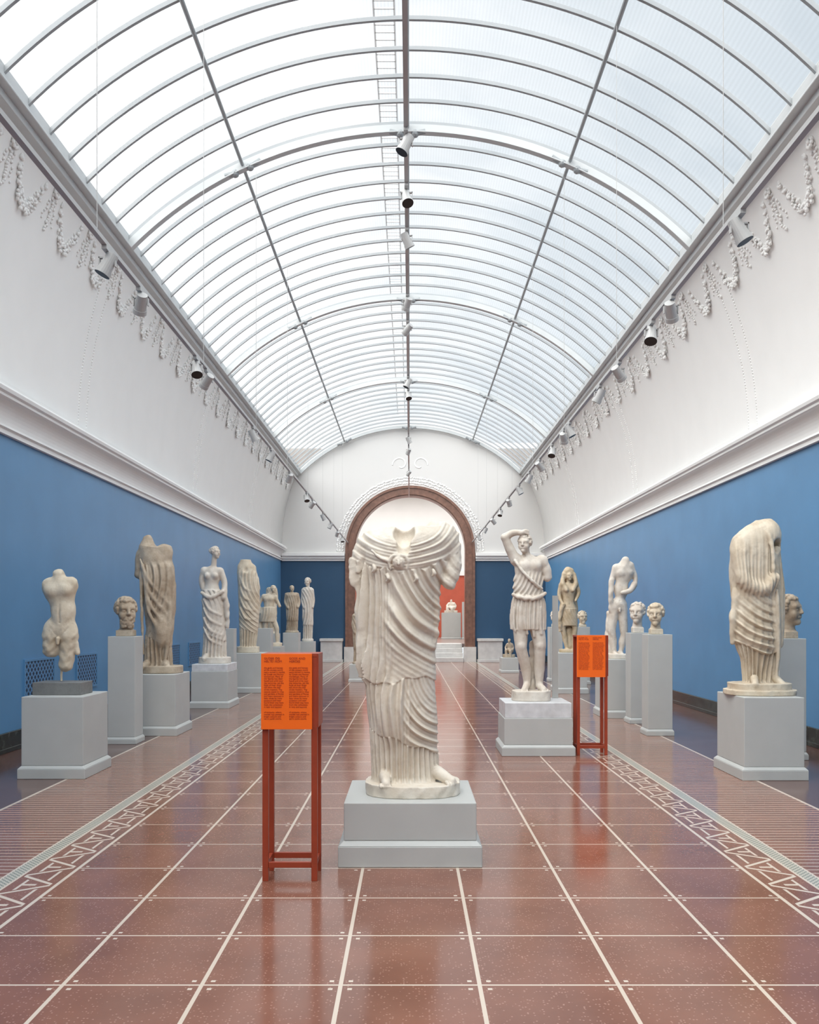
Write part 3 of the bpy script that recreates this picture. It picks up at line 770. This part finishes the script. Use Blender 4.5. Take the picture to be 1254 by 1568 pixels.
def statE():
    S=Sta('headless_mantled_statue',380,19.7,.86,356,406,853,20,M_marbleP,.75)
    S.loft([(992,368,391),(960,367,395),(930,366,397),(900,365,397),(882,364,394),(872,363,392),(866,364,389),(861,366,386),(857,368,384)],.7,fold_fn(440,890,5.5,1.5,hem=lambda p:965+.4*(p-380),lamv=5,ampv=1.8,R=14,smooth_up=868),k=3)
    S.ell((369,869),(5,6,6),3,noise=.6); S.ell((387,870),(5,6,6),3,noise=.6)
    S.ell((378,872,-12),(5,4,5),2,sub=True)
    for i in range(4): S.chain([(370,884+16*i,-8),(378,902+15*i,-12),(392,906+14*i,-7)],[.9,1.6,1.0],2.5)
    S.base(363,397,990,.8,.4); return S.build(.2)
def nude(S,head,HS,yaw,chest,pelvis,sh,rs,legs,arms,k=3,hair=1.0):
    S.ell(chest,(rs*.98,rs*.60,rs*1.0),k*1.6); S.ell(((chest[0]+pelvis[0])/2,(chest[1]+pelvis[1])/2+rs*.05,0),(rs*.74,rs*.52,rs*1.0),k*2)
    S.ell(pelvis,(rs*.88,rs*.62,rs*.72),k*1.8)
    for e in (-1,1): S.ell((chest[0]+e*rs*.40,chest[1]-rs*.08,-rs*.36),(rs*.44,rs*.28,rs*.34),k)
    S.cap((chest[0],chest[1]+rs*.3,-rs*.62),(pelvis[0],pelvis[1]-rs*.4,-rs*.56),rs*.05,rs*.05,k*.5,sub=True)
    for p in sh: S.ell(p,(rs*.36,)*3,k*1.3)
    for L in legs:
        S.chain(L,[rs*.50,rs*.40,rs*.35,rs*.20][:len(L)],k)
        if len(L)>3: S.ell((L[2][0]*.6+L[3][0]*.4,L[2][1]*.65+L[3][1]*.35,rs*.12),(rs*.30,rs*.32,rs*.6),k)
        f=L[-1]; S.cap((f[0],f[1],f[2] if len(f)>2 else 0),(f[0]+rs*.05,f[1]+rs*.12,-rs*.75),rs*.22,rs*.16,k*.7)
    S.cap((pelvis[0],pelvis[1]+rs*.45,-rs*.6),(pelvis[0],pelvis[1]+rs*.70,-rs*.6),rs*.12,rs*.1,k*.4)
    for A in arms: S.chain(A,[rs*.29,rs*.25,rs*.16][:len(A)],k)
    if head: S.head(head,HS,yaw,hair=hair,neck=(chest[0],chest[1]-rs*.7,0))
def statK():
    S=Sta('youth_statue_arm_over_head',808,10.76,.62,760,850,803,32,M_marbleW,.85)
    S.ell((809,872),(21,13,23),8); S.ell((802,867,-8),(9.5,6,8),4); S.ell((818,867,-8),(9.5,6,8),4)
    S.ell((810,895),(17,12,18),7); S.ell((790,857),(8,8.5,9),6); S.ell((829,859),(8,8.5,9),6)
    S.cap((810,874,-14),(810,884,-14),.8,.8,2,sub=True)
    S.chain([(789,857),(781,842,-2),(773,824,-4)],[8,7.4,6],4)
    S.chain([(773,823,-4),(784,817,-6),(797,816,-6)],[6,5.2,3.8],3)
    for i in range(4): S.chain([(797,815+1.2*i,-8),(803,813+1.5*i,-10),(808,814+1.8*i,-10)],[1.6,1.5,1.2],.8)
    S.cap((796,817,-7),(800,816,-9),4,3.4,2)
    S.chain([(831,859),(836,872),(838,884)],[8,7.6,7],4,noise=.6)
    S.head((803,833,-3),29,-.45,hair=1.15,neck=(808,860,1))
    def fold(px,v,py,th):
        n=nse(px,v,py,.08); m=ss(-2,2,py-(912+.15*(px-808)))
        a=1.8*rg(np.sqrt((px-740)**2+(py-860)**2)/6+.3*n,1.2); b=2.4*rg(th*26/6.5+.3*n,1.3)+.7*rg(th*26/3.1)
        return a*(1-m)+b*m-1.0
    S.loft([(964,783,835),(945,782,835),(925,784,834),(912,787,831),(900,785,831),(884,787,832),(878,791,829)],.60,fold,k=3,sm=3)
    S.chain([(785,911,-10),(800,916,-15),(818,916,-15),(833,909,-8)],[2.6,3.2,3.2,2.6],4,noise=1.2,nf=.6)
    S.chain([(788,860,-10),(797,874,-15),(812,890,-17),(828,902,-10)],[2,2.2,2.4,2],3,noise=.6,nf=.6)
    for x in (786,795,805,815,826): S.chain([(x,930,-12),(x-1,955,-13),(x+1,966+(x%3)*4,-12)],[1.2,2,1.8],2)
    S.chain([(797,955),(797,985,-4),(798,996,-4),(806,1025,4),(808,1046,6)],[12.5,9.6,8.6,8.2,4.8],3)
    S.chain([(821,955),(826,985,-3),(826,996,-3),(826,1025,2),(826,1048,2)],[12.5,9.6,8.6,8.2,4.8],3)
    S.ell((797,989,-10),(5,4,6),3); S.ell((826,989,-9),(5,4,6),3)
    S.cap((807,1049,4),(801,1055,-14),5.5,4.5,3); S.cap((826,1050,2),(831,1055,-16),5.5,4.5,3)
    for i in range(4):
        S.cap((797+2.6*i,1055,-15),(797+2.6*i,1057,-18),1.6,1.5,.7); S.cap((828+2.6*i,1055,-17),(828+2.6*i,1057,-20),1.6,1.5,.7)
    S.chain([(816,1062,14),(817,1020,14),(816,985,12)],[6,5,4],3,noise=1.2)
    S.base(784,843,1057,.85,1.0); return S.build(.2)
def statM():
    S=Sta('hercules_statue_lionskin',871,19.6,.87,850,894,863,20,M_marbleY,.7)
    S.ell((872,928,8),(14,4.5,50),4,noise=1.5,nf=.25)
    nude(S,None,14,0.2,(870,903),(871,930),[(860,896),(881,896)],11.5,[[(865,934),(862,958),(863,968),(868,994)],[(877,934),(880,958),(880,968),(878,994)]],[[(859,896),(856,912),(861,926,-6)],[(883,896),(886,908),(880,920,-7)]],2.5)
    S.loft([(958,859,884),(944,858,884),(932,860,883)],.66,fold_fn(900,930,4.2,1.2),k=2,sm=3)
    S.ell((871,879,3),(9.5,7.5,11),3,noise=.8,nf=.6); S.head((871,882,-2),14,.2,hair=0,neck=(870,897,0))
    S.chain([(863,880,0),(861,892,-3),(866,904,-8)],[3.2,3.2,2.6],3,noise=.6); S.chain([(879,880,0),(881,892,-3),(876,904,-8)],[3.2,3.2,2.6],3,noise=.6)
    S.chain([(861,926,-7),(856,945,-5),(857,965,-3)],[2.6,3.4,2.6],2,noise=1); S.chain([(872,1000,4),(872,965,5)],[6,5],2,noise=.8)
    S.base(856,890,994,.8,.4); return S.build(.15)
def statN():
    S=Sta('headless_nude_male_statue',950,14.7,.95,922,982,845,26,M_marbleW,.8)
    nude(S,None,0,0,(955,878),(947,926),[(944,869),(964,866)],15,[[(941,932),(937,962),(938,972),(941,1000)],[(953,934),(955,964),(955,974),(950,1000)]],[[(966,866),(973,886),(968,902,-6)],[(942,870),(937,885)]],4)
    S.cap((955,868),(957,859),8.5,6.5,5,noise=1); S.chain([(970,895,-5),(962,905,-10),(950,908,-12)],[4.6,4,3],2.5)
    S.chain([(934,1004,5),(934,975,7),(935,940,8)],[7,6,5],3,noise=1.2); S.chain([(936,890,-2),(934,912,-5),(935,935,-2)],[4.4,3.8,3],3,noise=.6)
    S.base(930,966,1001,.85,.5); return S.build(.2)
def statP():
    S=Sta('veiled_draped_statue',1160,9.25,.82,1106,1220,792,40,M_marbleP,.92)
    S.loft([(1046,1137,1190),(1010,1134,1194),(985,1124,1195),(960,1120,1196),(930,1121,1196),(900,1120,1196),(870,1119,1194),(840,1120,1193),(822,1126,1191),(810,1136,1189),(801,1150,1185),(797,1160,1180)],.66,None,k=3,sm=5)
    S.ell((1174,822,-6),(18,20,25),7); S.ell((1136,838),(16,17,20),8)
    S.chain([(1130,850,-10),(1133,890,-20),(1160,903,-26),(1174,886,-28)],[11,10,8,5],8)
    S.ell((1158,985,-12),(13,12,42),10)
    def fold(px,v,py,th):
        n=1.7*nse(px,v,py,.034)+.7*nse(px,v,py,.085,2.)
        am=np.clip(.8+1.4*nse(px,v,py,.045,4.),.15,1.5)
        rr=np.sqrt((px-1020)**2+((py-880)*.50)**2)
        fr=.35+.65*np.abs(np.cos(th))
        A=(4.6*am*rg(rr/11.5+.25*n,1.8)+1.2*rg(rr/5.4+.4*n))*fr; Bv=4.6*am*rg(th*44/11+.3*n,1.8)+1.1*rg(th*44/5.0+.4*n)
        rd=np.sqrt((px-1192)**2+((py-868)*1.0)**2); Dg=(4.6*am*rg(rd/12+.2*n,1.9)+1.1*rg(rd/5.7+.3*n))*fr
        q=ss(895,925,py)*(1-ss(1168,1182,px))
        s1=ss(1156,1172,px); up=(A*(1-s1)+Bv*s1)*(1-q*.8)+Dg*q*.8
        hem=992-9*np.cos((px-1120)/15.)
        m=ss(-1.3,1.3,py-hem); C=4.6*rg(th*40/10.5+.2*n,1.6)-2.2
        return ((up+2.4)*(1-m)+C*m-2.6)*(.15+.85*ss(818,875,py))*(1-ss(1038,1048,py))
    S.disp(fold,1158,.7)
    S.ell((1183,838,-30),(8.5,25,12),3,sub=True); S.ell((1184,846,-12),(6,5,9),3,noise=1,nf=.5)
    S.chain([(1160,802,-8),(1168,822,-24),(1172,850,-29),(1173,880,-29)],[1.8,3,3,2.4],3,noise=.5)
    S.chain([(1180,905,-25),(1183,980,-22),(1181,1036,-19)],[2.2,3.2,2.2],4,noise=.8,nf=.2)
    S.chain([(1124,905,-8),(1119,950,-8),(1120,984,-6)],[4,5.5,3],4,noise=1.8,nf=.25)
    S.cap((1148,1038,-18),(1144,1046,-32),6,4.4,3); S.cap((1182,1038,-14),(1188,1046,-26),6,4.4,3)
    S.base(1117,1207,1045,.82,.8)
    S.base(1111,1215,1055,.8,.8); return S.build(.3)
def statF():
    S=Sta('leaning_nude_statue',414,23,.90,390,438,890,18,M_marbleP,.65)
    nude(S,(419,902,-1),12,.6,(412,918),(411,940),[(404,913),(421,914)],9.5,[[(408,944),(406,962),(408,970),(414,986)],[(416,944),(423,960),(424,968),(425,986)]],[[(403,914),(397,925),(399,938,-4)],[(422,915),(428,928)]],2.2)
    S.loft([(952,397,422),(940,397,425),(930,399,424)],.7,fold_fn(370,935,4.5,1.2),k=2,sm=3)
    S.chain([(399,935,0),(398,962,2),(400,988,3)],[4,4,5],2,noise=.8)
    S.base(397,432,984,.8,.4); return S.build(.15)
for f in (statC,statD,statE,statK,statM,statN,statP,statF): f()
b=MB(); b.box(-.035,.035,-.02,.02,0,1.27); b.obj('support_post',[M_ped],loc=(1.80,11.04,.622))
def mini(name,cx,d,zb,t,w,mat,head=True,seed=0.,yaw=.4):
    s_=d/FP; by=HY+(EYE-zb)/s_; Hh=by-t; S=Sta(name,cx,d,zb,cx-w,cx+w,t-2,w*.75,mat,.55)
    hs=Hh*.135; y0=t+hs*(1.15 if head else .2); hw=w*.5
    S.loft([(by-2,cx-hw*.8,cx+hw*.8),(by-Hh*.25,cx-hw*.75,cx+hw*.9),(by-Hh*.5,cx-hw*.9,cx+hw*.95),(by-Hh*.68,cx-hw*.85,cx+hw*.85),(y0+2,cx-hw*.9,cx+hw*.9),(y0,cx-hw*.5,cx+hw*.5)],.68,fold_fn(cx-w*3,y0+Hh*.4,Hh*.045,hw*.13,hem=by-Hh*.25,lamv=Hh*.04,ampv=hw*.16,R=hw,seed=seed),k=2,sm=3)
    S.chain([(cx-hw*.85,y0+hs*.3),(cx-hw,y0+hs*1.5),(cx-hw*.5,y0+hs*2.4,-hw*.6)],[hw*.25,hw*.22,hw*.18],2)
    S.chain([(cx+hw*.85,y0+hs*.3),(cx+hw*1.1,y0+hs*1.5),(cx+hw*1.0,y0+hs*2.3,-hw*.4)],[hw*.25,hw*.22,hw*.18],2)
    if head: S.head((cx,t+hs*.52,0),hs,yaw,hair=1,neck=(cx,y0+2,0))
    S.base(cx-hw*1.05,cx+hw*1.05,by-Hh*.035,.8,.2); return S.build(.12)
mini('small_draped_statue',447,26.5,1.20,896,20,M_marbleB,True,1.)
mini('tall_draped_statue',471,28,.90,884,17,M_marbleW,True,2.,-.4)
mini('small_draped_statue',418.5,24.8,1.20,897,15,M_marbleP,False,3.).location.x=-3.86
mini('small_brown_statue',548,22.8,.45,925,16,M_marbleB,True,4.)
def seated(name,cx,d,zb,t,w,mat):
    s_=d/FP; by=HY+(EYE-zb)/s_; H=by-t; S=Sta(name,cx,d,zb,cx-w,cx+w,t-2,w*.9,mat,.4)
    hs=H*.2
    S.head((cx+w*.05,t+hs*.5,-1),hs,-.5,hair=1,neck=(cx+w*.1,t+hs*1.3,0))
    S.ell((cx+w*.12,by-H*.60,0),(w*.34,w*.26,H*.2),3); S.ell((cx+w*.15,by-H*.36,0),(w*.42,w*.36,H*.15),3)
    S.chain([(cx+w*.2,by-H*.34,-w*.1),(cx-w*.35,by-H*.38,-w*.4),(cx-w*.3,by-H*.05,-w*.5)],[w*.2,w*.17,w*.1],2)
    S.chain([(cx+w*.2,by-H*.30,0),(cx+w*.1,by-H*.34,-w*.6),(cx+w*.15,by-H*.05,-w*.6)],[w*.2,w*.17,w*.1],2)
    S.chain([(cx-w*.2,by-H*.70,0),(cx-w*.4,by-H*.52,-w*.1),(cx-w*.3,by-H*.40,-w*.4)],[w*.12,w*.1,w*.08],2)
    S.chain([(cx+w*.4,by-H*.70,0),(cx+w*.55,by-H*.5,0),(cx+w*.3,by-H*.38,-w*.3)],[w*.12,w*.1,w*.08],2)
    S.base(cx-w*.7,cx+w*.75,by-H*.17,.8,.3); return S.build(.15)
seated('seated_statue',690,42.4,NZ-.003+1.25,918,14,M_marbleW)
seated('crouching_statue',779,26.75,.45,978,13,M_marbleB)
# ------------------------------------------------------------ information stands
def stand(x,y,w,z0,z1,dep):
    e=empty('information_stand',(x,y,0))
    b=MB(); L=.036
    for sx in (-1,1):
        for yy in (0,dep-L):
            xa=sx*(w/2-L/2); b.box(xa-L/2,xa+L/2,yy,yy+L,0,z1-.02)
    for sx in (-1,1):
        xa=sx*(w/2-L/2); b.box(xa-.012,xa+.012,L,dep-L,.08,.115)
    b.box(-w/2+L,w/2-L,.005,.03,.08,.115); b.box(-w/2+L,w/2-L,dep-.03,dep-.005,.08,.115)
    b.obj('frame',[M_rust],bevel=.002,parent=e)
    b=MB(); b.box(-w/2-.004,w/2-.03,-.022,-.002,z0,z1); b.box(-w/2-.004,w/2-.0,-.002,dep,z1-.02,z1+.0,1); b.box(w/2+.0,w/2+.008,0,dep,z0+.01,z1-.001,1)
    b.obj('panel',[M_orange,M_rust],bevel=.001,parent=e)
    wp=w-.03
    def text(t,tx,tz,size):
        cu=bpy.data.curves.new('panel_text','FONT'); cu.body=t; cu.size=size; cu.space_line=.95; cu.extrude=.0004
        o=bpy.data.objects.new('panel_text',cu); sc.collection.objects.link(o); o.parent=e
        o.location=(tx,-.0235,tz); o.rotation_euler=(PI/2,0,0); cu.materials.append(M_text); return o
    lor="the gods and heroes\nof the ancient world\nwere carved in marble\nby Greek and Roman\nworkshops. Many of\nthe figures lost their\nheads and arms over\nthe centuries, yet the\nfolds of their dress\nstill show the skill\nof the masters. The\nstatues stood in villas\nand gardens of Rome\nand were restored in\nlater times by many\nsculptors and later\nfound their way here\nfrom the collections\nin Italy and beyond."
    k=wp/.30
    for j,tt in enumerate(("GUDER OG\nHELTE I ROM","GODS AND\nHEROES")):
        x0=-w/2+.014+j*wp*.5
        text(tt,x0,z1-.035,.0185*k); text(lor,x0,z1-.09,.0137*k*1.25 if False else .0137*k)
        text("of antiquity, where\nmarble was painted in\nbright colours and\nset in sunlit courts.",x0,z1-.36,.0137*k)
    return e
stand(-.735,5.43,.335,.93,1.39,.26)
stand(2.14,10.45,.36,.92,1.41,.26)
# ------------------------------------------------------------ lights / world
w=bpy.data.worlds.new('World'); sc.world=w; w.use_nodes=True; nt=w.node_tree
bg=nt.nodes['Background']; tc=nt.nodes.new('ShaderNodeTexCoord'); sp=nt.nodes.new('ShaderNodeSeparateXYZ')
nt.links.new(tc.outputs['Generated'],sp.inputs[0])
r=nt.nodes.new('ShaderNodeValToRGB'); mr=nt.nodes.new('ShaderNodeMapRange'); mr.inputs[1].default_value=-.6; mr.inputs[2].default_value=.6
nt.links.new(sp.outputs[0],mr.inputs[0]); nt.links.new(mr.outputs[0],r.inputs['Fac'])
e=r.color_ramp.elements; e[0].position=0; e[0].color=(1,1,1,1); e[1].position=1; e[1].color=(.42,.50,.57,1)
x=r.color_ramp.elements.new(.42); x.color=(.97,.98,.99,1); x=r.color_ramp.elements.new(.60); x.color=(.74,.79,.83,1)
nt.links.new(r.outputs['Color'],bg.inputs['Color']); bg.inputs['Strength'].default_value=1.17
def sun(n,st,ang,rx,ry,col=(1,1,1)):
    l=bpy.data.lights.new(n,'SUN'); l.energy=st; l.angle=math.radians(ang); l.color=col
    o=bpy.data.objects.new(n,l); sc.collection.objects.link(o); o.rotation_euler=(math.radians(rx),math.radians(ry),0)
sun('sky_fill_left',4.3,80,12,-42,(1,.985,.96))  # added fill from the left, brightens the right wall
sun('sky_fill_right',2.3,90,12,42,(.98,.985,1))  # added fill from the right, brightens the left wall
sun('sky_fill_behind',3.2,80,46,-8,(1,.985,.96))  # added fill from behind the camera, brightens the statue fronts
def area(n,loc,sx,sy,en,rot=(0,0,0)):
    l=bpy.data.lights.new(n,'AREA'); l.shape='RECTANGLE'; l.size=sx; l.size_y=sy; l.energy=en
    o=bpy.data.objects.new(n,l); sc.collection.objects.link(o); o.location=loc; o.rotation_euler=rot
area('next_room_fill_lamp',(0,40,8.0),9,9,850)  # unseen lamp added to brighten the next room; its ceiling has no skylight
# ------------------------------------------------------------ camera
cam=bpy.data.cameras.new('camera'); co=bpy.data.objects.new('camera',cam); sc.collection.objects.link(co); sc.camera=co
co.location=(0,0,EYE); co.rotation_euler=(PI/2,0,0)
cam.sensor_fit='HORIZONTAL'; cam.sensor_width=36; cam.lens=36*FP/1254.
cam.shift_y=(HY-784)/1254.; cam.shift_x=-(HX-627)/1254.
cam.clip_start=.05; cam.clip_end=200
sc.view_settings.view_transform='Standard'; sc.view_settings.look='None'; sc.view_settings.exposure=0
